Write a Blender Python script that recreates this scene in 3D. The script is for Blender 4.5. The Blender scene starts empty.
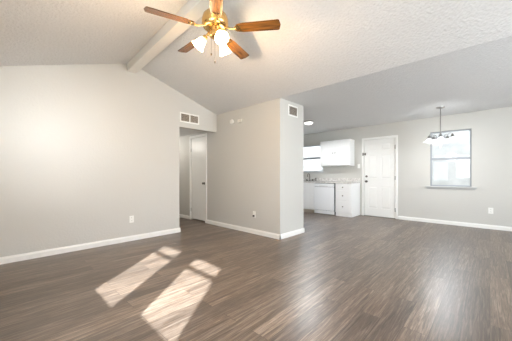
import bpy, bmesh, math, random
from mathutils import Vector, Matrix
random.seed(7)
SC = bpy.context.scene
COL = SC.collection
PI = math.pi
EYE = 1.07

# ------------------------------------------------------------------ camera
cam = bpy.data.cameras.new('camera')
cam.sensor_width = 36.0
cam.lens = 36.0 * 246.7 / 512.0
cam.shift_y = 5.5 / 512.0
cam.clip_start = 0.02
co = bpy.data.objects.new('camera', cam)
COL.objects.link(co)
co.location = (0, 0, EYE)
yaw = math.atan2(0.688, 0.7254)            # heading from +X
co.rotation_euler = (PI / 2, 0, yaw - PI / 2)
SC.camera = co

# ------------------------------------------------------------------ view, world, sun, daylight and fill
vs = SC.view_settings
vs.view_transform = 'Standard'
vs.look = 'None'
vs.exposure = 0.9
vs.gamma = 1.0
vs.use_curve_mapping = False
SC.cycles.use_denoising = True
SC.cycles.max_bounces = 10
SC.cycles.diffuse_bounces = 6
SC.cycles.sample_clamp_indirect = 6.0
SC.cycles.caustics_reflective = False
SC.cycles.caustics_refractive = False

w = bpy.data.worlds.new('sky')
SC.world = w
w.use_nodes = True
wn = w.node_tree.nodes
wl = w.node_tree.links
bg = wn['Background']
tc = wn.new('ShaderNodeTexCoord')
sp = wn.new('ShaderNodeSeparateXYZ')
cr = wn.new('ShaderNodeValToRGB')
cr.color_ramp.elements[0].position = 0.48
cr.color_ramp.elements[0].color = (0.72, 0.78, 0.84, 1)
cr.color_ramp.elements[1].position = 0.8
cr.color_ramp.elements[1].color = (0.70, 0.84, 1.0, 1)
mr = wn.new('ShaderNodeMapRange')
mr.inputs['From Min'].default_value = -1
mr.inputs['From Max'].default_value = 1
wl.new(tc.outputs['Generated'], sp.inputs[0])
wl.new(sp.outputs['Z'], mr.inputs['Value'])
wl.new(mr.outputs[0], cr.inputs[0])
wl.new(cr.outputs[0], bg.inputs['Color'])
bg.inputs['Strength'].default_value = 6.0


def light(name, kind, loc, direction, energy, color, **kw):
    l = bpy.data.lights.new(name, kind)
    l.energy = energy
    l.color = color
    for k, v in kw.items():
        setattr(l, k, v)
    o = bpy.data.objects.new(name, l)
    COL.objects.link(o)
    o.location = loc
    if direction is not None:
        o.rotation_euler = Vector(direction).to_track_quat('-Z', 'Y').to_euler()
    return o


light('sun', 'SUN', (-6, -5, 8), (1, 0.8, -0.92), 17.0, (0.82, 0.92, 1.0), angle=0.018)
# fill lights added behind the camera to brighten the rooms and ceilings
light('rear_fill', 'AREA', (2.6, -2.75, 1.25), (0.06, 1, 0.08), 30, (0.93, 0.97, 1.0),
      shape='RECTANGLE', size=2.7, size_y=2.0)
light('dining_fill', 'AREA', (3.6, -2.75, 1.0), (0.9, 1, 0.6), 30, (0.85, 0.93, 1.0),
      shape='RECTANGLE', size=0.9, size_y=2.0)
# daylight through the living room windows in the left wall
light('side_window_daylight', 'AREA', (-0.36, 0.82, 1.41), (1, 0.1, -0.30), 20, (0.92, 0.97, 1.0),
      shape='RECTANGLE', size=0.5, size_y=1.0)
# light thrown in low through the side window, glancing along the gable wall
light('side_window_glance', 'AREA', (-0.25, 1.66, 1.50), (0.62, 2.65, 0.17), 2.2, (0.93, 0.97, 1.0),
      shape='RECTANGLE', size=0.42, size_y=0.16, spread=math.radians(48))


# ------------------------------------------------------------------ materials
def rgb(r, g, b):
    f = lambda c: (c / 255 / 12.92) if c <= 10 else ((c / 255 + 0.055) / 1.055) ** 2.4
    return (f(r), f(g), f(b), 1)


def mat(name, color, rough=0.5, metal=0.0, bump=None, bump_scale=60, emit=None, emit_s=0, coat=0, vary=0.0, vary_scale=8):
    m = bpy.data.materials.new(name)
    m.use_nodes = True
    nt = m.node_tree
    b = nt.nodes['Principled BSDF']
    b.inputs['Base Color'].default_value = color
    b.inputs['Roughness'].default_value = rough
    b.inputs['Metallic'].default_value = metal
    b.inputs['Coat Weight'].default_value = coat
    b.inputs['Coat Roughness'].default_value = 0.15
    t = nt.nodes.new('ShaderNodeTexCoord')
    n = nt.nodes.new('ShaderNodeTexNoise')
    n.inputs['Scale'].default_value = vary_scale
    n.inputs['Detail'].default_value = 4
    nt.links.new(t.outputs['Object'], n.inputs['Vector'])
    mx = nt.nodes.new('ShaderNodeMix')
    mx.data_type = 'RGBA'
    v = max(vary, 0.01)
    mx.inputs['A'].default_value = tuple(c * (1 - v) for c in color[:3]) + (1,)
    mx.inputs['B'].default_value = tuple(min(1, c * (1 + v)) for c in color[:3]) + (1,)
    nt.links.new(n.outputs['Fac'], mx.inputs['Factor'])
    nt.links.new(mx.outputs['Result'], b.inputs['Base Color'])
    if bump:
        n2 = nt.nodes.new('ShaderNodeTexNoise')
        n2.inputs['Scale'].default_value = bump_scale
        n2.inputs['Detail'].default_value = 3
        nt.links.new(t.outputs['Object'], n2.inputs['Vector'])
        bp = nt.nodes.new('ShaderNodeBump')
        bp.inputs['Strength'].default_value = bump
        bp.inputs['Distance'].default_value = 0.01
        nt.links.new(n2.outputs['Fac'], bp.inputs['Height'])
        nt.links.new(bp.outputs['Normal'], b.inputs['Normal'])
    if emit:
        b.inputs['Emission Color'].default_value = emit
        b.inputs['Emission Strength'].default_value = emit_s
    return m


def glass_mat(name, tint=(1, 1, 1, 1), refl=0.015):
    m = bpy.data.materials.new(name)
    m.use_nodes = True
    nt = m.node_tree
    nt.nodes.clear()
    out = nt.nodes.new('ShaderNodeOutputMaterial')
    tr = nt.nodes.new('ShaderNodeBsdfTransparent')
    tr.inputs[0].default_value = tint
    gl = nt.nodes.new('ShaderNodeBsdfGlossy')
    gl.inputs['Roughness'].default_value = 0.03
    mx = nt.nodes.new('ShaderNodeMixShader')
    mx.inputs[0].default_value = refl
    nt.links.new(tr.outputs[0], mx.inputs[1])
    nt.links.new(gl.outputs[0], mx.inputs[2])
    nt.links.new(mx.outputs[0], out.inputs[0])
    return m


def floor_mat():
    m = bpy.data.materials.new('vinyl_plank')
    m.use_nodes = True
    nt = m.node_tree
    N = nt.nodes.new
    L = nt.links.new
    b = nt.nodes['Principled BSDF']
    t = N('ShaderNodeTexCoord')
    br = N('ShaderNodeTexBrick')
    br.offset = 0.37
    br.offset_frequency = 2
    br.inputs['Scale'].default_value = 1
    br.inputs['Brick Width'].default_value = 1.22
    br.inputs['Row Height'].default_value = 0.15
    br.inputs['Mortar Size'].default_value = 0.0016
    br.inputs['Mortar Smooth'].default_value = 0.4
    br.inputs['Color1'].default_value = (0, 0, 0, 1)
    br.inputs['Color2'].default_value = (1, 1, 1, 1)
    br.inputs['Mortar'].default_value = (0.2, 0.2, 0.2, 1)
    L(t.outputs['Object'], br.inputs['Vector'])
    # shift grain per plank
    ad = N('ShaderNodeVectorMath')
    ad.operation = 'MULTIPLY_ADD'
    ad.inputs[1].default_value = (7.0, 13.0, 5.0)
    L(br.outputs['Color'], ad.inputs[0])
    L(t.outputs['Object'], ad.inputs[2])
    mp = N('ShaderNodeMapping')
    mp.inputs['Scale'].default_value = (1.2, 24.0, 1.0)
    L(ad.outputs[0], mp.inputs['Vector'])
    g = N('ShaderNodeTexNoise')
    g.inputs['Scale'].default_value = 2.0
    g.inputs['Detail'].default_value = 8
    g.inputs['Roughness'].default_value = 0.70
    g.inputs['Distortion'].default_value = 1.1
    L(mp.outputs[0], g.inputs['Vector'])
    ramp = N('ShaderNodeValToRGB')
    e = ramp.color_ramp.elements
    e[0].position = 0.34
    e[0].color = rgb(70, 57, 47)
    e[1].position = 0.67
    e[1].color = rgb(154, 139, 124)
    k = e.new(0.5)
    k.color = rgb(109, 93, 80)
    L(g.outputs['Fac'], ramp.inputs['Fac'])
    mp2 = N('ShaderNodeMapping')
    mp2.inputs['Scale'].default_value = (2.2, 42.0, 1.0)
    L(ad.outputs[0], mp2.inputs['Vector'])
    g2 = N('ShaderNodeTexNoise')
    g2.inputs['Scale'].default_value = 2.6
    g2.inputs['Detail'].default_value = 5
    g2.inputs['Distortion'].default_value = 1.6
    L(mp2.outputs[0], g2.inputs['Vector'])
    st = N('ShaderNodeValToRGB')
    st.color_ramp.elements[0].position = 0.36
    st.color_ramp.elements[0].color = (0.58, 0.56, 0.54, 1)
    st.color_ramp.elements[1].position = 0.56
    st.color_ramp.elements[1].color = (1.12, 1.12, 1.12, 1)
    L(g2.outputs['Fac'], st.inputs['Fac'])
    tone = N('ShaderNodeValToRGB')
    te = tone.color_ramp.elements
    te[0].color = (0.66, 0.64, 0.63, 1)
    te[1].color = (1.24, 1.22, 1.19, 1)
    L(br.outputs['Color'], tone.inputs['Fac'])
    mu = N('ShaderNodeMix')
    mu.data_type = 'RGBA'
    mu.blend_type = 'MULTIPLY'
    mu.inputs['Factor'].default_value = 1
    L(ramp.outputs['Color'], mu.inputs['A'])
    L(tone.outputs['Color'], mu.inputs['B'])
    mu2 = N('ShaderNodeMix')
    mu2.data_type = 'RGBA'
    mu2.blend_type = 'MULTIPLY'
    mu2.inputs['Factor'].default_value = 0.55
    L(mu.outputs['Result'], mu2.inputs['A'])
    L(st.outputs['Color'], mu2.inputs['B'])
    mu = mu2
    mo = N('ShaderNodeMix')
    mo.data_type = 'RGBA'
    L(br.outputs['Fac'], mo.inputs['Factor'])
    L(mu.outputs['Result'], mo.inputs['A'])
    mo.inputs['B'].default_value = rgb(52, 40, 33)
    L(mo.outputs['Result'], b.inputs['Base Color'])
    rr = N('ShaderNodeMapRange')
    rr.inputs['To Min'].default_value = 0.25
    rr.inputs['To Max'].default_value = 0.42
    L(g.outputs['Fac'], rr.inputs['Value'])
    L(rr.outputs[0], b.inputs['Roughness'])
    b.inputs['Specular IOR Level'].default_value = 1.0
    bp = N('ShaderNodeBump')
    bp.inputs['Strength'].default_value = 0.12
    bp.inputs['Distance'].default_value = 0.004
    sub = N('ShaderNodeMath')
    sub.operation = 'SUBTRACT'
    L(g.outputs['Fac'], sub.inputs[0])
    L(br.outputs['Fac'], sub.inputs[1])
    L(sub.outputs[0], bp.inputs['Height'])
    L(bp.outputs['Normal'], b.inputs['Normal'])
    return m


def wood_mat(name, c1, c2, rough=0.35, scale=(3, 40, 40)):
    m = bpy.data.materials.new(name)
    m.use_nodes = True
    nt = m.node_tree
    N = nt.nodes.new
    b = nt.nodes['Principled BSDF']
    t = N('ShaderNodeTexCoord')
    mp = N('ShaderNodeMapping')
    mp.inputs['Scale'].default_value = scale
    g = N('ShaderNodeTexNoise')
    g.inputs['Scale'].default_value = 1.5
    g.inputs['Detail'].default_value = 6
    r = N('ShaderNodeValToRGB')
    r.color_ramp.elements[0].position = 0.35
    r.color_ramp.elements[0].color = c1
    r.color_ramp.elements[1].position = 0.65
    r.color_ramp.elements[1].color = c2
    nt.links.new(t.outputs['Object'], mp.inputs[0])
    nt.links.new(mp.outputs[0], g.inputs['Vector'])
    nt.links.new(g.outputs['Fac'], r.inputs['Fac'])
    nt.links.new(r.outputs['Color'], b.inputs['Base Color'])
    b.inputs['Roughness'].default_value = rough
    b.inputs['Coat Weight'].default_value = 0.4
    b.inputs['Coat Roughness'].default_value = 0.2
    return m


def granite_mat():
    m = bpy.data.materials.new('speckled_laminate')
    m.use_nodes = True
    nt = m.node_tree
    N = nt.nodes.new
    b = nt.nodes['Principled BSDF']
    t = N('ShaderNodeTexCoord')
    g = N('ShaderNodeTexNoise')
    g.inputs['Scale'].default_value = 22
    g.inputs['Detail'].default_value = 8
    g.inputs['Roughness'].default_value = 0.75
    r = N('ShaderNodeValToRGB')
    e = r.color_ramp.elements
    e[0].position = 0.34
    e[0].color = rgb(170, 165, 160)
    e[1].position = 0.6
    e[1].color = rgb(230, 227, 223)
    k = e.new(0.48)
    k.color = rgb(212, 208, 204)
    nt.links.new(t.outputs['Object'], g.inputs['Vector'])
    nt.links.new(g.outputs['Fac'], r.inputs['Fac'])
    nt.links.new(r.outputs['Color'], b.inputs['Base Color'])
    b.inputs['Roughness'].default_value = 0.25
    return m


PAINT = mat('greige_wall_paint', rgb(201, 199, 193), 0.55, bump=0.25, bump_scale=45, vary=0.015, vary_scale=1.2)
CEIL = mat('textured_ceiling_paint', rgb(217, 216, 215), 0.8, bump=1.0, bump_scale=42, vary=0.07, vary_scale=38)
TRIM = mat('white_trim_paint', rgb(238, 237, 233), 0.35)
BEAMM = mat('white_beam_paint', rgb(228, 224, 216), 0.45, bump=0.2, bump_scale=20)
FLOOR = floor_mat()
CAB = mat('white_cabinet_paint', rgb(243, 243, 242), 0.35)
GROOVE = mat('cabinet_groove', rgb(214, 210, 204), 0.5)
APPL = mat('white_appliance_enamel', rgb(244, 245, 246), 0.2)
DARK = mat('dark_recess', rgb(30, 26, 24), 0.7)
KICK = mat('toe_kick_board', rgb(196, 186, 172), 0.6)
NICKEL = mat('brushed_nickel', rgb(150, 148, 145), 0.28, 1.0)
PEWTER = mat('pewter_hardware', rgb(120, 115, 108), 0.35, 1.0)
STEEL = mat('stainless_steel', rgb(190, 190, 190), 0.25, 1.0)
BRASS = mat('polished_brass', rgb(222, 182, 118), 0.25, 1.0)
OAK = wood_mat('oak_blade', rgb(66, 40, 14), rgb(122, 82, 34), 0.25)
COUNTER = granite_mat()
ALU = mat('aluminium_window_frame', rgb(150, 152, 154), 0.5, 0.2)
SILLM = mat('sill_shade_grey', rgb(190, 190, 188), 0.45)  # white sill coloured grey to carry its shaded edges
PLASTIC = mat('white_plastic', rgb(238, 237, 232), 0.35)
PULL = mat('dark_bronze', rgb(40, 28, 20), 0.7)
SLOT = mat('dark_slot', rgb(60, 56, 52), 0.6)
LOUVER = mat('louver_metal', rgb(205, 196, 184), 0.45)
DUCT = mat('painted_duct_shadow', rgb(86, 70, 58), 0.8)
GLASS = glass_mat('window_glass')
BULB = mat('frosted_lit_glass', rgb(255, 240, 215), 0.4, emit=(1.0, 0.80, 0.52, 1), emit_s=7.0)
SHADE = mat('white_lit_glass', rgb(245, 248, 250), 0.3, emit=(0.95, 0.98, 1.0, 1), emit_s=0.35)
DOME = mat('kitchen_light_glass', rgb(250, 250, 248), 0.3, emit=(1.0, 0.97, 0.92, 1), emit_s=0.8)
PINK = mat('rose_crystal', rgb(222, 190, 190), 0.1)
CONC = mat('pale_concrete', rgb(190, 188, 182), 0.9, vary=0.1)
ROOFM = mat('roof_board', rgb(150, 140, 130), 0.9)
FENCE = mat('weathered_fence_board', rgb(186, 182, 176), 0.9, vary=0.15)
BARK = mat('pale_bark', rgb(150, 145, 140), 0.9, vary=0.15)


# ------------------------------------------------------------------ mesh helpers
def box(bm, x0, x1, y0, y1, z0, z1):
    vs_ = [bm.verts.new(p) for p in ((x0, y0, z0), (x1, y0, z0), (x1, y1, z0), (x0, y1, z0),
                                     (x0, y0, z1), (x1, y0, z1), (x1, y1, z1), (x0, y1, z1))]
    for f in ((0, 3, 2, 1), (4, 5, 6, 7), (0, 1, 5, 4), (1, 2, 6, 5), (2, 3, 7, 6), (3, 0, 4, 7)):
        bm.faces.new([vs_[i] for i in f])
    return bm


def prism(bm, pts, d):
    """extrude polygon pts (3D) by vector d"""
    a = [bm.verts.new(p) for p in pts]
    b = [bm.verts.new(Vector(p) + Vector(d)) for p in pts]
    bm.faces.new(a)
    bm.faces.new(b[::-1])
    n = len(a)
    for i in range(n):
        bm.faces.new((a[i], b[i], b[(i + 1) % n], a[(i + 1) % n]))
    return bm


def lathe(bm, prof, seg=24, M=None, close=True):
    """prof: list of (r,z); axis +Z; M transforms"""
    M = M or Matrix()
    rings = []
    for r, z in prof:
        if r < 1e-6:
            rings.append([bm.verts.new(M @ Vector((0, 0, z)))])
        else:
            rings.append([bm.verts.new(M @ Vector((r * math.cos(2 * PI * k / seg), r * math.sin(2 * PI * k / seg), z))) for k in range(seg)])
    for a, b in zip(rings, rings[1:]):
        for k in range(seg):
            k2 = (k + 1) % seg
            if len(a) == 1 and len(b) == 1:
                continue
            if len(a) == 1:
                bm.faces.new((a[0], b[k], b[k2]))
            elif len(b) == 1:
                bm.faces.new((a[k], a[k2], b[0]))
            else:
                bm.faces.new((a[k], a[k2], b[k2], b[k]))
    if close:
        for r in (rings[0], rings[-1]):
            if len(r) > 1:
                bm.faces.new(r)
    return bm


def tube(bm, pts, r, seg=10, r1=None):
    pts = [Vector(p) for p in pts]
    rings = []
    up = Vector((0, 0, 1))
    prev = None
    for i, p in enumerate(pts):
        d = (pts[min(i + 1, len(pts) - 1)] - pts[max(i - 1, 0)]).normalized()
        if prev is None:
            a = d.orthogonal().normalized()
        else:
            a = (prev - d * prev.dot(d)).normalized()
        prev = a
        b = d.cross(a)
        rr = r if r1 is None else r + (r1 - r) * i / (len(pts) - 1)
        rings.append([bm.verts.new(p + (a * math.cos(2 * PI * k / seg) + b * math.sin(2 * PI * k / seg)) * rr) for k in range(seg)])
    for a, b in zip(rings, rings[1:]):
        for k in range(seg):
            bm.faces.new((a[k], a[(k + 1) % seg], b[(k + 1) % seg], b[k]))
    bm.faces.new(rings[0][::-1])
    bm.faces.new(rings[-1])
    return bm


def obj(name, bm, m, parent=None, bevel=0, smooth=False):
    bmesh.ops.recalc_face_normals(bm, faces=bm.faces)
    me = bpy.data.meshes.new(name)
    bm.to_mesh(me)
    bm.free()
    me.materials.append(m)
    if smooth:
        for p in me.polygons:
            p.use_smooth = True
        try:
            me.set_sharp_from_angle(angle=math.radians(40))
        except Exception:
            pass
    o = bpy.data.objects.new(name, me)
    COL.objects.link(o)
    if parent:
        o.parent = parent
    if bevel:
        mod = o.modifiers.new('bevel', 'BEVEL')
        mod.width = bevel
        mod.segments = 2
        mod.limit_method = 'ANGLE'
    return o


B = bmesh.new


def tag(o, label, cat, group=None):
    o['label'] = label
    o['category'] = cat
    if group:
        o['group'] = group
    return o


def thing(name, label, cat, loc=(0, 0, 0), rz=0, group=None):
    o = bpy.data.objects.new(name, None)
    COL.objects.link(o)
    o.location = loc
    o.rotation_euler = (0, 0, rz)
    o.empty_display_size = 0.1
    return tag(o, label, cat, group)


def setting(name, loc=(0, 0, 0), label=None):
    o = bpy.data.objects.new(name, None)
    COL.objects.link(o)
    o.location = loc
    o['kind'] = 'structure'
    if label:
        o['label'] = label
    return o


def struct(name, bm, m, label=None, bevel=0):
    o = obj(name, bm, m, None, bevel)
    o['kind'] = 'structure'
    if label:
        o['label'] = label
    return o


def dup_tree(o, parent=None):
    c = o.copy()
    COL.objects.link(c)
    if parent:
        c.parent = parent
    for ch in list(o.children):
        dup_tree(ch, c)
    return c


def wall_x(bm, x0, x1, y0, y1, z0, z1, holes):
    """slab with x thickness; holes (ya,yb,za,zb)"""
    ys = sorted({y0, y1, *[h[0] for h in holes], *[h[1] for h in holes]})
    zs = sorted({z0, z1, *[h[2] for h in holes], *[h[3] for h in holes]})
    for a, b in zip(ys, ys[1:]):
        for c, d in zip(zs, zs[1:]):
            my, mz = (a + b) / 2, (c + d) / 2
            if any(h[0] < my < h[1] and h[2] < mz < h[3] for h in holes):
                continue
            box(bm, x0, x1, a, b, c, d)
    bmesh.ops.remove_doubles(bm, verts=bm.verts, dist=1e-5)
    # drop the inner faces shared by two cells
    seen = {}
    for f in bm.faces:
        k = tuple(sorted(v.index for v in f.verts))
        seen.setdefault(k, []).append(f)
    bm.verts.index_update()
    seen = {}
    for f in bm.faces:
        seen.setdefault(frozenset(v.index for v in f.verts), []).append(f)
    dead = [f for fs in seen.values() if len(fs) > 1 for f in fs]
    bmesh.ops.delete(bm, geom=dead, context='FACES_ONLY')
    return bm


# ------------------------------------------------------------------ room shell
XW = 6.87      # wall with kitchen, door and dining window
YG = 4.305     # gable wall
XP = 3.30      # partition face / fold in the ceiling
YP = 2.57      # partition end
YB = -2.70     # wall behind the camera
YK = 5.20      # end wall of the kitchen
XL = -0.30     # left wall
ZF = 2.395     # height of the fold
ZC = 2.405     # flat ceiling
RX, RZ = 1.546, 2.935      # ridge at the gable wall
RX2, RZ2 = 1.346, 3.08     # ridge at the near end
ZL = RZ - 0.353 * (RX - XL)

struct('floor', box(B(), XL - .1, XW + .12, YB - .1, 7.0, -0.06, 0), FLOOR, 'grey-brown wood plank floor running through the rooms')
struct('ground', box(B(), -30, 40, -30, 40, -0.30, -0.16), CONC)

# gable wall with the hallway opening
OPX, OPZ = 2.411, 2.015
bm = B()
prism(bm, [(XL - .12, YG, 0), (OPX, YG, 0), (OPX, YG, OPZ), (XP, YG, OPZ), (XP, YG, ZF), (RX, YG, RZ), (XL - .12, YG, ZL - .04)], (0, .12, 0))
struct('wall_back', bm, PAINT, 'beige gable wall with a hallway opening at its right')

# left wall (sun comes through its two windows)
WINL = [(0.50, 1.10, 0.98, 2.03), (1.38, 1.95, 0.87, 2.03)]
struct('wall_left', wall_x(B(), XL - .12, XL, YB, YG, 0, ZL + .02, WINL), PAINT)
# wall behind the camera with an opening added for the fill lights
bm = B()
box(bm, XL - .12, 1.3, YB - .12, YB, 0, 3.1)
box(bm, 1.3, 4.1, YB - .12, YB, 2.35, 3.1)
box(bm, 4.1, XW + .12, YB - .12, YB, 0, 3.1)
struct('wall_front', bm, PAINT)
# right wall: kitchen window, door, dining window
DY0, DY1, DZ1 = 1.715, 2.475, 2.03
WD = (0.28, 1.00, 0.84, 2.075)
WK = (3.70, 4.62, 1.21, 2.03)
struct('wall_right', wall_x(B(), XW, XW + .12, YB, YK + .12, 0, 3.3,
                            [WD, WK, (DY0 - .01, DY1 + .01, 0, DZ1 + .01)]), PAINT,
       'light grey wall behind the kitchen, door and dining window')
struct('wall_kitchen_end', box(B(), 4.02, XW, YK, YK + .12, 0, 3.3), PAINT)

# partition block between living room / hallway and kitchen, with the hall closet door opening
HD0, HD1, HDZ = 4.715, 5.325, 1.985
bm = B()
wall_x(bm, XP, XP + .1, YP + .1, 7.0, 0, ZF + .03, [(HD0, HD1, 0, HDZ)])
struct('wall_partition', bm, PAINT, 'greige partition wall jutting out beside the kitchen')
struct('wall_partition_end', box(B(), XP, 4.02, YP, YP + .1, 0, ZC), PAINT, 'end face of the jutting partition wall')
struct('wall_partition_kitchen', box(B(), 3.92, 4.02, YP + .1, 7.0, 0, ZC), PAINT)
struct('wall_hall_left', box(B(), 1.9, 2.0, YG + .12, 7.0, 0, 2.2), PAINT)
struct('wall_hall_end', box(B(), 1.9, XP, 6.9, 7.0, 0, 2.2), PAINT)
struct('wall_closet_back', box(B(), XP + .1, 3.92, 6.5, 6.6, 0, 2.2), PAINT)

# ceilings
bm = B()
n = 12
rows = []
for i in range(n + 1):
    s = i / n
    y = YG + (YB - .12 - YG) * s
    rx, rz = RX + (RX2 - RX) * s, RZ + (RZ2 - RZ) * s
    zf = ZF + (-0.03) * s
    zl = rz - 0.353 * (rx - XL) + .0
    rows.append([(XL - .14, y, zl - .05), (rx, y, rz), (XP, y, zf)])
lo = [[bm.verts.new(p) for p in r] for r in rows]
hi = [[bm.verts.new((p[0], p[1], p[2] + .12)) for p in r] for r in rows]
for i in range(n):
    for k in range(2):
        bm.faces.new((lo[i][k], lo[i + 1][k], lo[i + 1][k + 1], lo[i][k + 1]))
        bm.faces.new((hi[i][k], hi[i][k + 1], hi[i + 1][k + 1], hi[i + 1][k]))
    bm.faces.new((lo[i][0], hi[i][0], hi[i + 1][0], lo[i + 1][0]))
    bm.faces.new((lo[i][2], lo[i + 1][2], hi[i + 1][2], hi[i][2]))
for i in (0, n):
    for k in range(2):
        bm.faces.new((lo[i][k], lo[i][k + 1], hi[i][k + 1], hi[i][k]))
struct('ceiling', bm, CEIL, 'vaulted textured ceiling over the living room')
bm = B()
a = [(XP, YG + .2, ZF), (XP, YB - .12, ZF - .03), (XW + .12, YB - .12, 2.42), (XW + .12, YG + .2, ZC)]
prism(bm, a, (0, 0, .12))
box(bm, XP + .1, XW + .12, YG + .2, YK + .12, ZC, ZC + .12)
struct('ceiling_flat', bm, CEIL, 'flat textured ceiling over the dining area and kitchen')
struct('ceiling_hall', box(B(), 2.0, XP, YG + .12, 6.9, 2.09, 2.2), CEIL)
# unseen cover keeps sky out of the joints; overhang added to shade the fence
bm = B()
box(bm, XL - .5, XW + 1.2, YB - .15, 7.4, 3.3, 3.36)
box(bm, XL - 2.5, 6.5, YB - 3.6, YB - .16, 2.6, 2.66)  # unseen porch cover added to block sun from the rear opening
struct('roof_and_sun_shield', bm, ROOFM)

# ridge beam
bm = B()
def beam_ring(s):
    dx, dz = (RX2 - RX) * s, (RZ2 - RZ) * s
    y = YG + (YB - YG) * s
    return [(1.475 + dx, y, 2.784 + dz), (1.617 + dx, y, 2.784 + dz), (1.617 + dx, y, 2.93 + dz), (1.475 + dx, y, 2.93 + dz)]
ra = [bm.verts.new(p) for p in beam_ring(0)]
rb = [bm.verts.new(p) for p in beam_ring(1)]
for i in range(4):
    bm.faces.new((ra[i], ra[(i + 1) % 4], rb[(i + 1) % 4], rb[i]))
bm.faces.new(ra)
bm.faces.new(rb)
struct('trim_1', bm, BEAMM, 'white painted ridge beam under the vaulted ceiling', bevel=.006)


# ------------------------------------------------------------------ baseboards
def board_y(name, x0, x1, y, s, label=None):      # runs along X on a wall of constant y; s = side (-1 toward -Y)
    bm = B()
    pr = [(0, 0), (s * .016, 0), (s * .016, .060), (s * .010, .072), (s * .007, .084), (0, .084)]
    prism(bm, [(x0, y + a_, b_) for a_, b_ in pr], (x1 - x0, 0, 0))
    struct(name, bm, TRIM, label)


def board_x(name, y0, y1, x, s, label=None):
    bm = B()
    pr = [(0, 0), (s * .016, 0), (s * .016, .060), (s * .010, .072), (s * .007, .084), (0, .084)]
    prism(bm, [(x + a_, y0, b_) for a_, b_ in pr], (0, y1 - y0, 0))
    struct(name, bm, TRIM, label)


board_y('baseboard_back', XL, OPX + .016, YG, -1)
board_x('baseboard_opening', YG, YG + .12, OPX, 1)
board_x('baseboard_partition', YP - .016, HD0 - .06, XP, -1)
board_x('baseboard_hall', HD1 + .06, 6.9, XP, -1)
board_y('baseboard_partition_end', XP - .016, 4.02 + .016, YP, -1)
board_x('baseboard_partition_kitchen', YP - .016, 4.9, 4.02, 1)
board_x('baseboard_right', YB, DY0 - .066, XW, -1)
board_x('baseboard_left', YB, YG, XL, 1)


# ------------------------------------------------------------------ windows
def window(name, x, yz, outer=1, label=None, fr=.028, sill=None, rail=None, m=ALU, glass=GLASS, depth=.05):
    y0, y1, z0, z1 = yz
    r = setting(name, (x, (y0 + y1) / 2, z0), label)
    ox, oy, oz = x, (y0 + y1) / 2, z0
    def L(bm):
        bmesh.ops.translate(bm, verts=bm.verts, vec=(-ox, -oy, -oz))
        return bm
    xa, xb = x + outer * .03, x + outer * (.03 + depth)
    if xa > xb:
        xa, xb = xb, xa
    bm = B()
    wall_x(bm, xa, xb, y0, y1, z0, z1, [(y0 + fr, y1 - fr, z0 + fr, z1 - fr)])
    obj('window_frame', L(bm), m, r, bevel=.003)
    rz = rail or (z0 + z1) / 2
    obj('meeting_rail', L(box(B(), xa - .004, xb - .004, y0 + fr, y1 - fr, rz - .028, rz + .028)), m, r, bevel=.003)
    xm = (xa + xb) / 2
    obj('pane', L(box(B(), xm + .006, xm + .010, y0 + fr, y1 - fr, rz + .022, z1 - fr)), glass, r)
    obj('pane', L(box(B(), xm - .010, xm - .006, y0 + fr, y1 - fr, z0 + fr, rz - .022)), glass, r)
    if sill:
        ov, th, pr = sill
        bm = B()
        box(bm, x - pr, x + .03, y0 - ov, y1 + ov, z0 - th, z0 + .002)
        obj('window_sill', L(bm), SILLM, r, bevel=.006)
        bm = B()
        box(bm, x - .014, x, y0 - ov + .02, y1 + ov - .02, z0 - th - .035, z0 - th)
        obj('apron', L(bm), SILLM, r, bevel=.004)
    return r


window('window_1', XW, WD, 1, 'dining window with a pale sill behind the chandelier', sill=(.085, .028, .055), rail=1.455)
window('window_2', XW, WK, 1, 'kitchen window over the sink', sill=(.04, .022, .03), rail=1.63, fr=.022)
window('window_3', XL, WINL[0], -1, rail=1.75, fr=.012, depth=.03)
window('window_4', XL, WINL[1], -1, rail=1.75, fr=.012, depth=.03)

# ------------------------------------------------------------------ front door (six panels)
d1 = setting('door_1', (XW, (DY0 + DY1) / 2, 0), 'white six panel exterior door beside the kitchen counter')
DO = Vector((XW, (DY0 + DY1) / 2, 0))
def LD(bm):
    bmesh.ops.translate(bm, verts=bm.verts, vec=-DO)
    return bm
X0 = XW + .012        # face of the leaf
bm = B()
box(bm, X0 + .008, X0 + .045, DY0, DY1, .012, DZ1)
W = DY1 - DY0
st = .105
cols = [(DY0 + st, DY0 + W / 2 - .045), (DY0 + W / 2 + .045, DY1 - st)]
rws = [(.22, .80), (1.00, 1.62), (1.74, 1.92)]
holes = [(c[0], c[1], r_[0], r_[1]) for c in cols for r_ in rws]
leaf = obj('door_leaf', LD(bm), TRIM, d1)
bm = B()
wall_x(bm, X0, X0 + .008, DY0, DY1, .012, DZ1, holes)
obj('stiles_and_rails', LD(bm), TRIM, leaf, bevel=.003)
for h in holes:
    bm = B()
    g = .022
    y0, y1, z0, z1 = h
    a = [(X0 + .008, y0 + g, z0 + g), (X0 + .008, y1 - g, z0 + g), (X0 + .008, y1 - g, z1 - g), (X0 + .008, y0 + g, z1 - g)]
    g2 = .042
    c = [(X0 + .001, y0 + g2, z0 + g2), (X0 + .001, y1 - g2, z0 + g2), (X0 + .001, y1 - g2, z1 - g2), (X0 + .001, y0 + g2, z1 - g2)]
    va = [bm.verts.new(p) for p in a]
    vc = [bm.verts.new(p) for p in c]
    bm.faces.new(vc)
    bm.faces.new(va)
    for i in range(4):
        bm.faces.new((va[i], va[(i + 1) % 4], vc[(i + 1) % 4], vc[i]))
    obj('raised_panel', LD(bm), TRIM, leaf)
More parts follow.
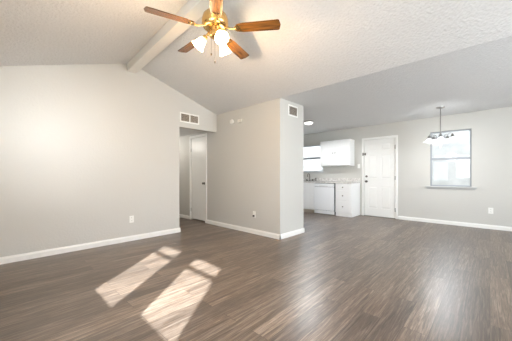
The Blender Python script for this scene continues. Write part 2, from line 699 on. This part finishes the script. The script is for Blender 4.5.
# casing
CW = .058
bm = B()
wall_x(bm, XW - .018, XW, DY0 - CW, DY1 + CW, 0, DZ1 + CW, [(DY0 - .004, DY1 + .004, 0, DZ1 + .004)])
obj('door_casing', LD(bm), TRIM, d1, bevel=.005)
obj('threshold', LD(box(B(), XW - .01, XW + .1, DY0, DY1, 0, .012)), NICKEL, d1)


def knob(parent, loc, r, L_, m, name='door_knob', ax='-X', ox=None):
    M = Matrix.Translation(loc) @ {'-X': Matrix.Rotation(-PI / 2, 4, 'Y'), '+X': Matrix.Rotation(PI / 2, 4, 'Y'), '-Y': Matrix.Rotation(PI / 2, 4, 'X')}[ax]
    bm = lathe(B(), [(0, 0), (r * 1.05, 0), (r * 1.05, L_ * .12), (r * .4, L_ * .2), (r * .38, L_ * .5), (r * .9, L_ * .62), (r, L_ * .8), (r * .7, L_), (0, L_ * 1.02)], 20, M)
    if ox is not None:
        bmesh.ops.translate(bm, verts=bm.verts, vec=-ox)
    return obj(name, bm, m, parent, smooth=True)


knob(d1, (X0, DY1 - .06, .925), .03, .06, PEWTER, ox=DO)
bm = lathe(B(), [(0, 0), (.028, 0), (.028, .012), (.014, .016), (.012, .024), (0, .025)], 20, Matrix.Translation((X0, DY1 - .06, 1.06)) @ Matrix.Rotation(-PI / 2, 4, 'Y'))
box(bm, X0 - .04, X0 - .02, DY1 - .065, DY1 - .055, 1.045, 1.075)
obj('deadbolt', LD(bm), PEWTER, d1, smooth=True)
bm = B()
box(bm, XW - .026, XW - .0175, DY1 + .008, DY1 + .038, 1.62, 1.70)
box(bm, XW - .05, XW - .024, DY1 - .03, DY1 + .03, 1.652, 1.672)
box(bm, XW - .028, XW + .013, DY1 - .045, DY1 - .02, 1.63, 1.69)
obj('security_latch', LD(bm), PEWTER, d1, bevel=.003)
for z in (.22, 1.02, 1.80):
    bm = B()
    tube(bm, [(XW - .008, DY0 - .001, z - .05), (XW - .008, DY0 - .001, z + .05)], .008, 10)
    box(bm, XW - .004, X0 + .002, DY0 - .002, DY0 + .012, z - .048, z + .048)
    obj('hinge', LD(bm), PEWTER, d1)

# ------------------------------------------------------------------ hall closet door (flat slab)
d2 = setting('door_2', (XP, (HD0 + HD1) / 2, 0), 'flat white door with a dark knob in the hallway')
HO = Vector((XP, (HD0 + HD1) / 2, 0))
def LH(bm):
    bmesh.ops.translate(bm, verts=bm.verts, vec=-HO)
    return bm
obj('door_leaf', LH(box(B(), XP + .006, XP + .042, HD0 + .003, HD1 - .003, .035, HDZ - .003)), TRIM, d2, bevel=.002)
bm = B()
wall_x(bm, XP - .016, XP, HD0 - .055, HD1 + .055, 0, HDZ + .055, [(HD0, HD1, 0, HDZ)])
obj('door_casing', LH(bm), TRIM, d2, bevel=.004)
knob(d2, (XP + .006, HD0 + .06, .90), .027, .055, PEWTER, ox=HO)
for z in (.25, 1.70):
    bm = B()
    tube(bm, [(XP - .002, HD1 - .001, z - .04), (XP - .002, HD1 - .001, z + .04)], .006, 8)
    obj('hinge', LH(bm), PEWTER, d2)

# ------------------------------------------------------------------ kitchen base units (front face x = XF)
XF = 6.29
CZ = .875
def cabinet_root(name, y, label, x=XF):
    return thing(name, label, 'cabinet', (x, y, 0))


def front_panel(bm, x, y0, y1, z0, z1, t=.018, fr=.0):
    box(bm, x - t, x, y0, y1, z0, z1)


def loc_bm(bm, o):
    bmesh.ops.translate(bm, verts=bm.verts, vec=-Vector(o.location))
    return bm


def small_knob(parent, root, x, y, z, m=PEWTER, r=.014):
    M = Matrix.Translation((x, y, z)) @ Matrix.Rotation(-PI / 2, 4, 'Y')
    bm = lathe(B(), [(0, -.001), (r * .5, -.001), (r * .45, .012), (r, .016), (r * .95, .024), (0, .027)], 14, M)
    return obj('knob', loc_bm(bm, root), m, parent, smooth=True)


XBK = XW - .002
# drawer unit
Y0, Y1 = 2.585, 3.02
c1 = cabinet_root('drawer_cabinet', (Y0 + Y1) / 2, 'white three drawer base cabinet at the end of the kitchen counter')
bm = B()
box(bm, XF, XBK, Y0, Y1, .10, CZ)
obj('cabinet_body', loc_bm(bm, c1), CAB, c1, bevel=.003)
obj('toe_kick', loc_bm(box(B(), XF + .02, XBK, Y0 + .0, Y1, 0, .10), c1), CAB, c1)
for z0, z1 in ((.70, .845), (.42, .685), (.125, .405)):
    bm = B()
    box(bm, XF - .018, XF, Y0 + .025, Y1 - .03, z0, z1)
    dr = obj('drawer', loc_bm(bm, c1), CAB, c1, bevel=.006)
    small_knob(dr, c1, XF - .018, (Y0 + Y1) / 2, (z0 + z1) / 2, r=.017)

# dishwasher
Y0, Y1 = 3.055, 3.665
dw = thing('dishwasher', 'white built-in dishwasher between the sink cabinet and the drawer cabinet', 'dishwasher', (XF, (Y0 + Y1) / 2, 0))
obj('tub', loc_bm(box(B(), XF + .03, XBK, Y0 + .005, Y1 - .005, .02, CZ - .008), dw), DARK, dw)
obj('door', loc_bm(box(B(), XF - .02, XF + .03, Y0 + .004, Y1 - .004, .12, .765), dw), APPL, dw, bevel=.008)
cp = obj('control_panel', loc_bm(box(B(), XF - .026, XF + .03, Y0 + .004, Y1 - .004, .772, CZ - .012), dw), APPL, dw, bevel=.008)
obj('handle_recess', loc_bm(box(B(), XF - .0275, XF - .02, Y0 + .18, Y1 - .18, .785, .80), dw), GROOVE, cp)
obj('kick_plate', loc_bm(box(B(), XF + .0, XF + .03, Y0 + .004, Y1 - .004, .02, .112), dw), APPL, dw, bevel=.003)

# sink cabinet
Y0, Y1 = 3.68, 4.60
c2 = cabinet_root('sink_cabinet', (Y0 + Y1) / 2, 'white base cabinet under the kitchen sink and window')
bm = B()
box(bm, XF, XF + .02, Y0, Y1, .10, CZ)
box(bm, XF + .02, XBK, Y0, Y0 + .018, .10, CZ)
box(bm, XF + .02, XBK, Y1 - .018, Y1, .10, CZ)
box(bm, XF + .02, XBK, Y0 + .018, Y1 - .018, .10, .12)
obj('cabinet_body', loc_bm(bm, c2), CAB, c2)
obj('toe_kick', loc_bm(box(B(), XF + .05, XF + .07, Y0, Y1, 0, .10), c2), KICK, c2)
for k in range(2):
    ya = Y0 + .02 + k * .445
    yb = ya + .435
    obj('false_front', loc_bm(box(B(), XF - .016, XF, ya, yb, .72, .85), c2), CAB, c2, bevel=.005)
    bm = B()
    box(bm, XF - .012, XF, ya, yb, .125, .70)
    wall_x_b = B()
    wall_x(wall_x_b, XF - .020, XF - .012, ya, yb, .125, .70, [(ya + .055, yb - .055, .18, .645)])
    me_tmp = bpy.data.meshes.new('tmp')
    wall_x_b.to_mesh(me_tmp)
    bm.from_mesh(me_tmp)
    wall_x_b.free()
    bpy.data.meshes.remove(me_tmp)
    dd = obj('cabinet_door', loc_bm(bm, c2), CAB, c2, bevel=.003)
    small_knob(dd, c2, XF - .020, (yb - .03) if k == 0 else (ya + .03), .64)
# corner cabinet beyond
Y0, Y1 = 4.61, YK - .005
c3 = cabinet_root('corner_cabinet', (Y0 + Y1) / 2, 'white base cabinet in the far kitchen corner')
obj('cabinet_body', loc_bm(box(B(), XF, XBK, Y0, Y1, .10, CZ), c3), CAB, c3, bevel=.003)
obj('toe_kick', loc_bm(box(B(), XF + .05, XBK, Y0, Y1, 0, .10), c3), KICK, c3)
dd = obj('cabinet_door', loc_bm(box(B(), XF - .018, XF, Y0 + .02, Y1 - .02, .125, .85), c3), CAB, c3, bevel=.005)
small_knob(dd, c3, XF - .018, Y0 + .05, .64)

# countertop with sink cut-out
ct = thing('countertop', 'pale speckled countertop running along the kitchen wall', 'countertop', (XF, 3.9, CZ))
SKY0, SKY1, SKX0, SKX1 = 3.78, 4.50, 6.36, 6.76
bm = B()
cx0, cx1, cy0, cy1 = XF - .035, XBK, 2.575, YK - .005
for a in ((cx0, SKX0, cy0, cy1), (SKX1, cx1, cy0, cy1), (SKX0, SKX1, cy0, SKY0), (SKX0, SKX1, SKY1, cy1)):
    box(bm, a[0], a[1], a[2], a[3], CZ + .001, CZ + .039)
obj('counter_slab', loc_bm(bm, ct), COUNTER, ct)
obj('backsplash', loc_bm(box(B(), XBK - .018, XBK, cy0, cy1, CZ + .039, CZ + .135), ct), COUNTER, ct, bevel=.004)
# sink
sk = thing('kitchen_sink', 'stainless steel sink set into the kitchen countertop', 'sink', ((SKX0 + SKX1) / 2, (SKY0 + SKY1) / 2, CZ + .04))
bm = B()
zt = CZ + .0395
prof = [(-.022, 0), (-.018, .006), (.010, .004), (.014, -.15), (.05, -.17)]
rings = []
for off, dz in prof:
    rings.append([bm.verts.new(p) for p in ((SKX0 + off, SKY0 + off, zt + dz), (SKX1 - off, SKY0 + off, zt + dz), (SKX1 - off, SKY1 - off, zt + dz), (SKX0 + off, SKY1 - off, zt + dz))])
for a, b in zip(rings, rings[1:]):
    for i in range(4):
        bm.faces.new((a[i], a[(i + 1) % 4], b[(i + 1) % 4], b[i]))
bm.faces.new(rings[-1])
obj('basin', loc_bm(bm, sk), STEEL, sk)
# faucet
FX, FY, FZ = 6.805, 4.12, CZ + .04
fa = thing('kitchen_faucet', 'chrome gooseneck faucet with two handles at the kitchen sink', 'faucet', (FX, FY, FZ))
obj('base_plate', box(B(), -.022, .022, -.13, .13, 0, .012), STEEL, fa, bevel=.004)
pts = [(0, 0, .012), (0, 0, .16)]
for k in range(1, 9):
    a = PI * k / 8
    pts.append((-.065 + .065 * math.cos(a), 0, .16 + .065 * math.sin(a)))
pts.append((-.13, 0, .13))
obj('spout', tube(B(), pts, .012, 12), PEWTER, fa, smooth=True)
for s in (-1, 1):
    bm = lathe(B(), [(0, .011), (.02, .011), (.018, .045), (.010, .055), (0, .057)], 14, Matrix.Translation((0, s * .10, 0)))
    tube(bm, [(0, s * .10, .05), (-.03, s * .135, .062)], .008, 8)
    obj('handle', bm, PEWTER, fa, smooth=True)
sy = thing('sink_sprayer', 'short dark side sprayer to the right of the kitchen faucet', 'sprayer', (6.80, 3.90, FZ))
obj('sprayer_base', lathe(B(), [(0, 0), (.022, 0), (.02, .012), (.013, .03), (0, .03)], 14), STEEL, sy, smooth=True)
obj('sprayer_head', lathe(B(), [(0, .031), (.012, .031), (.013, .06), (.019, .085), (.014, .10), (0, .10)], 14), PEWTER, sy, smooth=True)

# upper cabinet
UX, UY0, UY1, UZ0, UZ1 = 6.565, 2.735, 3.62, 1.355, 2.075
uc = thing('wall_cabinet', 'white two door beadboard cabinet hung on the kitchen wall', 'cabinet', (UX, (UY0 + UY1) / 2, UZ0))
obj('cabinet_body', loc_bm(box(B(), UX, XBK, UY0, UY1, UZ0, UZ1), uc), CAB, uc, bevel=.003)
for k in range(2):
    w_ = (UY1 - UY0) / 2
    ya = UY0 + k * w_ + .012
    yb = UY0 + (k + 1) * w_ - .003 - (.009 if k else 0)
    if k == 0:
        yb = UY0 + w_ - .003
    else:
        ya = UY0 + w_ + .003
    za, zb = UZ0 + .015, UZ1 - .012
    bm = B()
    box(bm, UX - .010, UX - .001, ya, yb, za, zb)
    f = .055
    # frame
    box(bm, UX - .020, UX - .010, ya, ya + f, za, zb)
    box(bm, UX - .020, UX - .010, yb - f, yb, za, zb)
    box(bm, UX - .020, UX - .010, ya + f, yb - f, za, za + f)
    box(bm, UX - .020, UX - .010, ya + f, yb - f, zb - f, zb)
    # beadboard slats
    nb = 6
    sw = (yb - ya - 2 * f) / nb
    for j in range(nb):
        box(bm, UX - .016, UX - .010, ya + f + j * sw + .004, ya + f + (j + 1) * sw - .004, za + f, zb - f)
    dd = obj('cabinet_door', loc_bm(bm, uc), CAB, uc, bevel=.0015)
    small_knob(dd, uc, UX - .020, (yb - .028) if k == 0 else (ya + .028), UZ0 + .36)


# ------------------------------------------------------------------ small wall fittings
def plate(name, label, cat, loc, face, w_=.07, h_=.115, kind='outlet', group=None):
    """face: '-X' (on a wall x=const, looking to -X) or '-Y'"""
    rz = {'-Y': 0, '-X': -PI / 2}[face]
    r = thing(name, label, cat, loc, rz, group)
    obj('cover_plate', box(B(), -w_ / 2, w_ / 2, -.006, 0, -h_ / 2, h_ / 2), PLASTIC, r, bevel=.003)
    if kind == 'outlet':
        for dz in (-.024, .024):
            bm = lathe(B(), [(0, .0), (.016, .0), (.016, .003), (0, .003)], 16, Matrix.Translation((0, -.006, dz)) @ Matrix.Rotation(PI / 2, 4, 'X'))
            s = obj('socket', bm, PLASTIC, r)
            bm = B()
            box(bm, -.007, -.004, -.0096, -.0088, dz - .005, dz + .006)
            box(bm, .004, .007, -.0096, -.0088, dz - .005, dz + .006)
            obj('slots', bm, SLOT, s)
    elif kind == 'switch':
        obj('toggle', box(B(), -.005, .005, -.018, -.0055, -.008, .012), PLASTIC, r, bevel=.002)
    return r


plate('wall_outlet', 'white outlet low on the beige gable wall', 'outlet', (1.546, YG - .0005, .355), '-Y')
o2 = plate('wall_outlet', 'small white outlet low on the jutting partition wall with a dark plug', 'outlet', (XP - .0005, 3.17, .36), '-X')
obj('plug', box(B(), -.016, .016, -.034, -.0095, -.045, -.01), SLOT, o2, bevel=.004)
plate('wall_outlet', 'white outlet low on the grey wall right of the dining window', 'outlet', (XW - .0005, -.012, .37), '-X', .075, .12)
plate('light_switch', 'white switch on the wall between the hung cabinet and the door', 'switch', (XW - .0005, 2.615, 1.34), '-X', .07, .115, 'switch')

# smoke detector + door chime on the partition
sd = thing('smoke_detector', 'small round white detector high on the partition wall', 'smoke detector', (XP - .0005, 3.787, 2.165), -PI / 2)
obj('housing', lathe(B(), [(0, 0), (.05, 0), (.05, .018), (.04, .032), (.015, .036), (0, .036)], 24, Matrix.Rotation(PI / 2, 4, 'X')), PLASTIC, sd, smooth=True)
obj('test_button', lathe(B(), [(0, .034), (.008, .034), (.008, .038), (0, .038)], 12, Matrix.Rotation(PI / 2, 4, 'X')), LOUVER, sd)
dc = thing('door_chime', 'small white chime box right of the round detector on the partition wall', 'door chime', (XP - .0005, 3.55, 2.15), -PI / 2)
obj('chime_housing', box(B(), -.055, .055, -.03, 0, -.028, .028), PLASTIC, dc, bevel=.006)
bm = B()
for k in range(5):
    box(bm, -.04 + k * .018, -.032 + k * .018, -.032, -.0295, -.016, .016)
obj('grille', bm, LOUVER, dc)


def vent(name, label, loc, face, w_, h_, halves, slats):
    rz = {'-Y': 0, '-X': -PI / 2}[face]
    r = thing(name, label, 'vent', loc, rz)
    f = .026
    bm = B()
    box(bm, -w_ / 2, w_ / 2, -.008, 0, -h_ / 2, -h_ / 2 + f)
    box(bm, -w_ / 2, w_ / 2, -.008, 0, h_ / 2 - f, h_ / 2)
    box(bm, -w_ / 2, -w_ / 2 + f, -.008, 0, -h_ / 2 + f, h_ / 2 - f)
    box(bm, w_ / 2 - f, w_ / 2, -.008, 0, -h_ / 2 + f, h_ / 2 - f)
    if halves == 2:
        box(bm, -.012, .012, -.008, 0, -h_ / 2 + f, h_ / 2 - f)
    obj('vent_frame', bm, PLASTIC, r, bevel=.002)
    obj('duct_shade', box(B(), -w_ / 2 + f * .6, w_ / 2 - f * .6, -.0012, -.0002, -h_ / 2 + f * .6, h_ / 2 - f * .6), DUCT, r)  # thin dark sheet painted as the shade inside the duct
    xs = [(-w_ / 2 + f, w_ / 2 - f)] if halves == 1 else [(-w_ / 2 + f, -.012), (.012, w_ / 2 - f)]
    for a, b in xs:
        bm = B()
        for k in range(slats):
            z = -h_ / 2 + f + (h_ - 2 * f) * (k + .5) / slats
            t = .0035
            prism(bm, [(a, -.0075, z - t), (a, -.0015, z + t), (a, -.0015, z + t + .0016), (a, -.0075, z - t + .0016)], (b - a, 0, 0))
        obj('louvers', bm, LOUVER, r)
    return r


vent('return_air_vent', 'wide white two part vent above the hallway opening', (2.635, YG - .0005, 2.205), '-Y', .43, .19, 2, 9)
vent('supply_air_vent', 'small white louvered vent high on the end of the jutting partition', (3.675, YP - .0005, 2.235), '-Y', .29, .2, 1, 8)

# ------------------------------------------------------------------ ceiling fan
FC = Vector((1.487, 1.965, 0))
ZB = 2.512
fan = thing('ceiling_fan', 'brass ceiling fan with five wooden blades and lit glass shades under the ridge beam', 'ceiling fan', (FC.x, FC.y, ZB))
FANZ_TOP = 2.784 + (RZ2 - RZ) * (YG - FC.y) / (YG - YB) - ZB     # underside of the beam
beam_x = 1.546 + (RX2 - RX) * (YG - FC.y) / (YG - YB) - FC.x
obj('canopy', lathe(B(), [(0, FANZ_TOP), (.065, FANZ_TOP), (.062, FANZ_TOP - .02), (.03, FANZ_TOP - .05), (0, FANZ_TOP - .05)], 24), BRASS, fan, smooth=True)
obj('downrod', lathe(B(), [(0, .17), (.013, .17), (.013, FANZ_TOP - .049), (0, FANZ_TOP - .049)], 14), BRASS, fan, smooth=True)
obj('motor_housing', lathe(B(), [(0, .185), (.03, .185), (.045, .17), (.09, .16), (.118, .13), (.128, .09), (.128, .045), (.115, .02), (.09, .008), (0, .008)], 40), BRASS, fan, smooth=True)
obj('switch_housing', lathe(B(), [(0, .0075), (.06, .0075), (.055, -.035), (.06, -.05), (.055, -.07), (.03, -.085), (0, -.085)], 32), BRASS, fan, smooth=True)
R0, R1 = .215, .635
for k in range(5):
    ang = math.radians(-54 + 72 * k)
    piv = Matrix.Rotation(ang, 4, 'Z') @ Matrix.Rotation(math.radians(-12), 4, 'X')
    bm = B()
    wd = .062
    outline = [(R0, -.044), (R0 + .07, -.056), (R1 - .016, -wd), (R1 - .004, -.054), (R1 + .008, 0), (R1 - .004, .054), (R1 - .016, wd), (R0 + .07, .056), (R0, .044), (R0 - .012, 0)]
    pts = [(x, y, -.003) for x, y in outline]
    prism(bm, pts, (0, 0, .006))
    bl = obj('blade', bm, OAK, fan, bevel=.0015)
    bl.matrix_local = piv
    bm = B()
    # arm from the housing to the blade with a forked plate
    tube(bm, [(.10, 0, .014), (.14, 0, .002), (.175, 0, -.006), (.205, 0, -.008)], .010, 10)
    prism(bm, [(.19, -.016, -.009), (.215, -.036, -.009), (.262, -.030, -.009), (.245, 0, -.009), (.262, .030, -.009), (.215, .036, -.009), (.19, .016, -.009)], (0, 0, .005))
    for yy in (-.026, .026):
        lathe(bm, [(0, -.012), (.005, -.012), (.006, -.009), (0, -.009)], 8, Matrix.Translation((.238, yy, 0)))
    ir = obj('blade_iron', bm, BRASS, fan, smooth=True)
    ir.matrix_local = piv
Rv = Vector((.688, -.7254, 0))
Fv = Vector((.7254, .688, 0))
for k, a in enumerate((180, -60, 60)):
    a = math.radians(a)
    d = Rv * math.cos(a) + Fv * math.sin(a)
    bm = B()
    p0 = d * .045 + Vector((0, 0, -.05))
    p1 = d * .075 + Vector((0, 0, -.052))
    p2 = d * .095 + Vector((0, 0, -.068))
    tube(bm, [p0, p1, p2], .009, 10)
    ax = (d * .62 + Vector((0, 0, -.78))).normalized()
    q = ax.to_track_quat('Z', 'Y').to_matrix().to_4x4()
    M = Matrix.Translation(p2) @ q
    lathe(bm, [(0, -.006), (.020, -.006), (.024, .01), (.026, .028), (0, .028)], 18, M)
    arm = obj('light_arm', bm, BRASS, fan, smooth=True)
    prof = [(.022, .022), (.030, .034), (.040, .058), (.047, .085), (.054, .108), (.066, .126), (.064, .127), (.051, .108), (.044, .085), (.037, .058), (.027, .034), (.019, .024)]
    sh = obj('lamp_shade', lathe(B(), prof, 26, M, close=False), BULB, fan, smooth=True)
    pb = FC + Vector((0, 0, ZB)) + p2 + ax * .16
    light('fan_bulb_%s' % 'abc'[k], 'POINT', pb, None, 11, (1.0, 0.66, 0.36), shadow_soft_size=.03)
for (dx, L_) in ((-.036, .17), (0.0, .245)):
    bm = B()
    p = Rv * dx - Fv * .012
    tube(bm, [(p.x, p.y, -.075), (p.x, p.y, -.075 - L_)], .0014, 6)
    ch = obj('pull_chain', bm, PULL, fan)
    obj('pull_bob', lathe(B(), [(0, .012), (.004, .008), (.008, -.004), (.006, -.014), (0, -.018)], 12, Matrix.Translation((p.x, p.y, -.075 - L_))), PULL, ch, smooth=True)

# ------------------------------------------------------------------ chandelier
CX, CY = 5.96, .70
CZT = 2.41
ch = thing('chandelier', 'nickel five arm chandelier with white glass shades in front of the dining window', 'chandelier', (CX, CY, CZT))
ctop = ZC + (2.42 - ZC) * 0 + .0
obj('canopy', lathe(B(), [(0, 0), (.075, 0), (.072, -.012), (.04, -.026), (.012, -.034), (0, -.034)], 26), NICKEL, ch, smooth=True)
obj('stem', lathe(B(), [(0, -.03), (.008, -.03), (.008, -.53), (0, -.53)], 12), NICKEL, ch, smooth=True)
obj('centre_column', lathe(B(), [(0, -0.515), (.014, -0.515), (.02, -0.540), (.034, -0.575), (.036, -0.595), (.02, -0.615), (0, -0.615)], 20), PEWTER, ch, smooth=True)
obj('glass_drop', lathe(B(), [(0, -0.615), (.018, -0.615), (.040, -0.650), (.044, -0.675), (.030, -0.715), (.012, -0.740), (0, -0.740)], 20), PINK, ch, smooth=True)
obj('finial', lathe(B(), [(0, -0.737), (.012, -0.739), (.018, -0.755), (.010, -0.775), (0, -0.787)], 16), NICKEL, ch, smooth=True)
for k in range(5):
    a = math.radians(72 * k - 46.5 + 36 - 18)
    d = Vector((math.cos(a), math.sin(a), 0))
    pts = [d * .015 + Vector((0, 0, -0.605)), d * .06 + Vector((0, 0, -0.620)), d * .10 + Vector((0, 0, -0.575)), d * .13 + Vector((0, 0, -0.530)), d * .16 + Vector((0, 0, -0.515)), d * .183 + Vector((0, 0, -0.530)), d * .19 + Vector((0, 0, -0.565))]
    arm = obj('arm', tube(B(), pts, .0065, 8), NICKEL, ch, smooth=True)
    M = Matrix.Translation(d * .19)
    obj('socket_cup', lathe(B(), [(0, -0.550), (.018, -0.550), (.026, -0.575), (.028, -0.600), (0, -0.600)], 16, M), NICKEL, arm, smooth=True)
    obj('glass_shade', lathe(B(), [(.026, -0.595), (.040, -0.610), (.055, -0.635), (.075, -0.655), (.098, -0.667), (.097, -0.671), (.072, -0.660), (.051, -0.640), (.036, -0.615), (.022, -0.601)], 26, M, close=False), SHADE, ch, smooth=True)
light('chandelier_bulbs', 'POINT', (CX, CY, CZT - .86), None, 12, (0.95, 0.98, 1.0), shadow_soft_size=.12)

# ------------------------------------------------------------------ kitchen ceiling light
KL = Vector((5.26, 3.22, ZC + .0))
kl = thing('ceiling_light', 'round flush ceiling light in the kitchen, lit', 'ceiling light', (KL.x, KL.y, ZC))
obj('base_ring', lathe(B(), [(0, 0), (.115, 0), (.115, -.022), (.105, -.03), (0, -.04)], 30), NICKEL, kl, smooth=True)
obj('glass_dome', lathe(B(), [(0, -.03), (.105, -.03), (.103, -.045), (.085, -.065), (.045, -.08), (0, -.083)], 30), DOME, kl, smooth=True)
light('kitchen_bulb', 'SPOT', (KL.x, KL.y, ZC - .16), (0, 0.001, -1), 34, (0.97, 0.98, 1.0), shadow_soft_size=.07, spot_size=math.radians(168), spot_blend=.35)

# ------------------------------------------------------------------ lamp added out of view to brighten the hallway
hl = thing('hall_fill_lamp', 'unseen round ceiling light added to brighten the hallway', 'ceiling light', (2.6, 6.0, 2.09))
obj('base_ring', lathe(B(), [(0, 0), (.12, 0), (.12, -.02), (0, -.02)], 24), NICKEL, hl, smooth=True)
obj('glass_dome', lathe(B(), [(0, -.02), (.11, -.02), (.10, -.05), (.05, -.075), (0, -.08)], 24), DOME, hl, smooth=True)
light('hall_fill_bulb', 'POINT', (2.6, 6.0, 1.9), None, 8, (1.0, 0.96, 0.90), shadow_soft_size=.1)

# ------------------------------------------------------------------ fence backdrop added outside to tone down the bright windows
FENCE2 = mat('stained_fence_board', rgb(182, 178, 173), 0.9, vary=0.3, vary_scale=3)
fe = thing('backdrop_fence', 'tall pale fence added outside as a backdrop to dim the windows', 'fence', (9.0, 2.5, -.16))
bm = B()
k = 0
y = -6.5
while y < 5.0:
    box(bm, -.01, .012, y, y + .1449, .04, 2.95 + .02 * math.sin(k * 2.1))
    y += .145
    k += 1
obj('fence_boards', bm, FENCE2, fe)
for z in (.4, 1.5, 2.6):
    obj('rail', box(B(), .013, .05, -6.5, 5.0, z, z + .09), FENCE2, fe)
for k in range(6):
    obj('post', box(B(), .051, .14, -6.5 + k * 2.28, -6.41 + k * 2.28, 0, 2.8), FENCE2, fe)
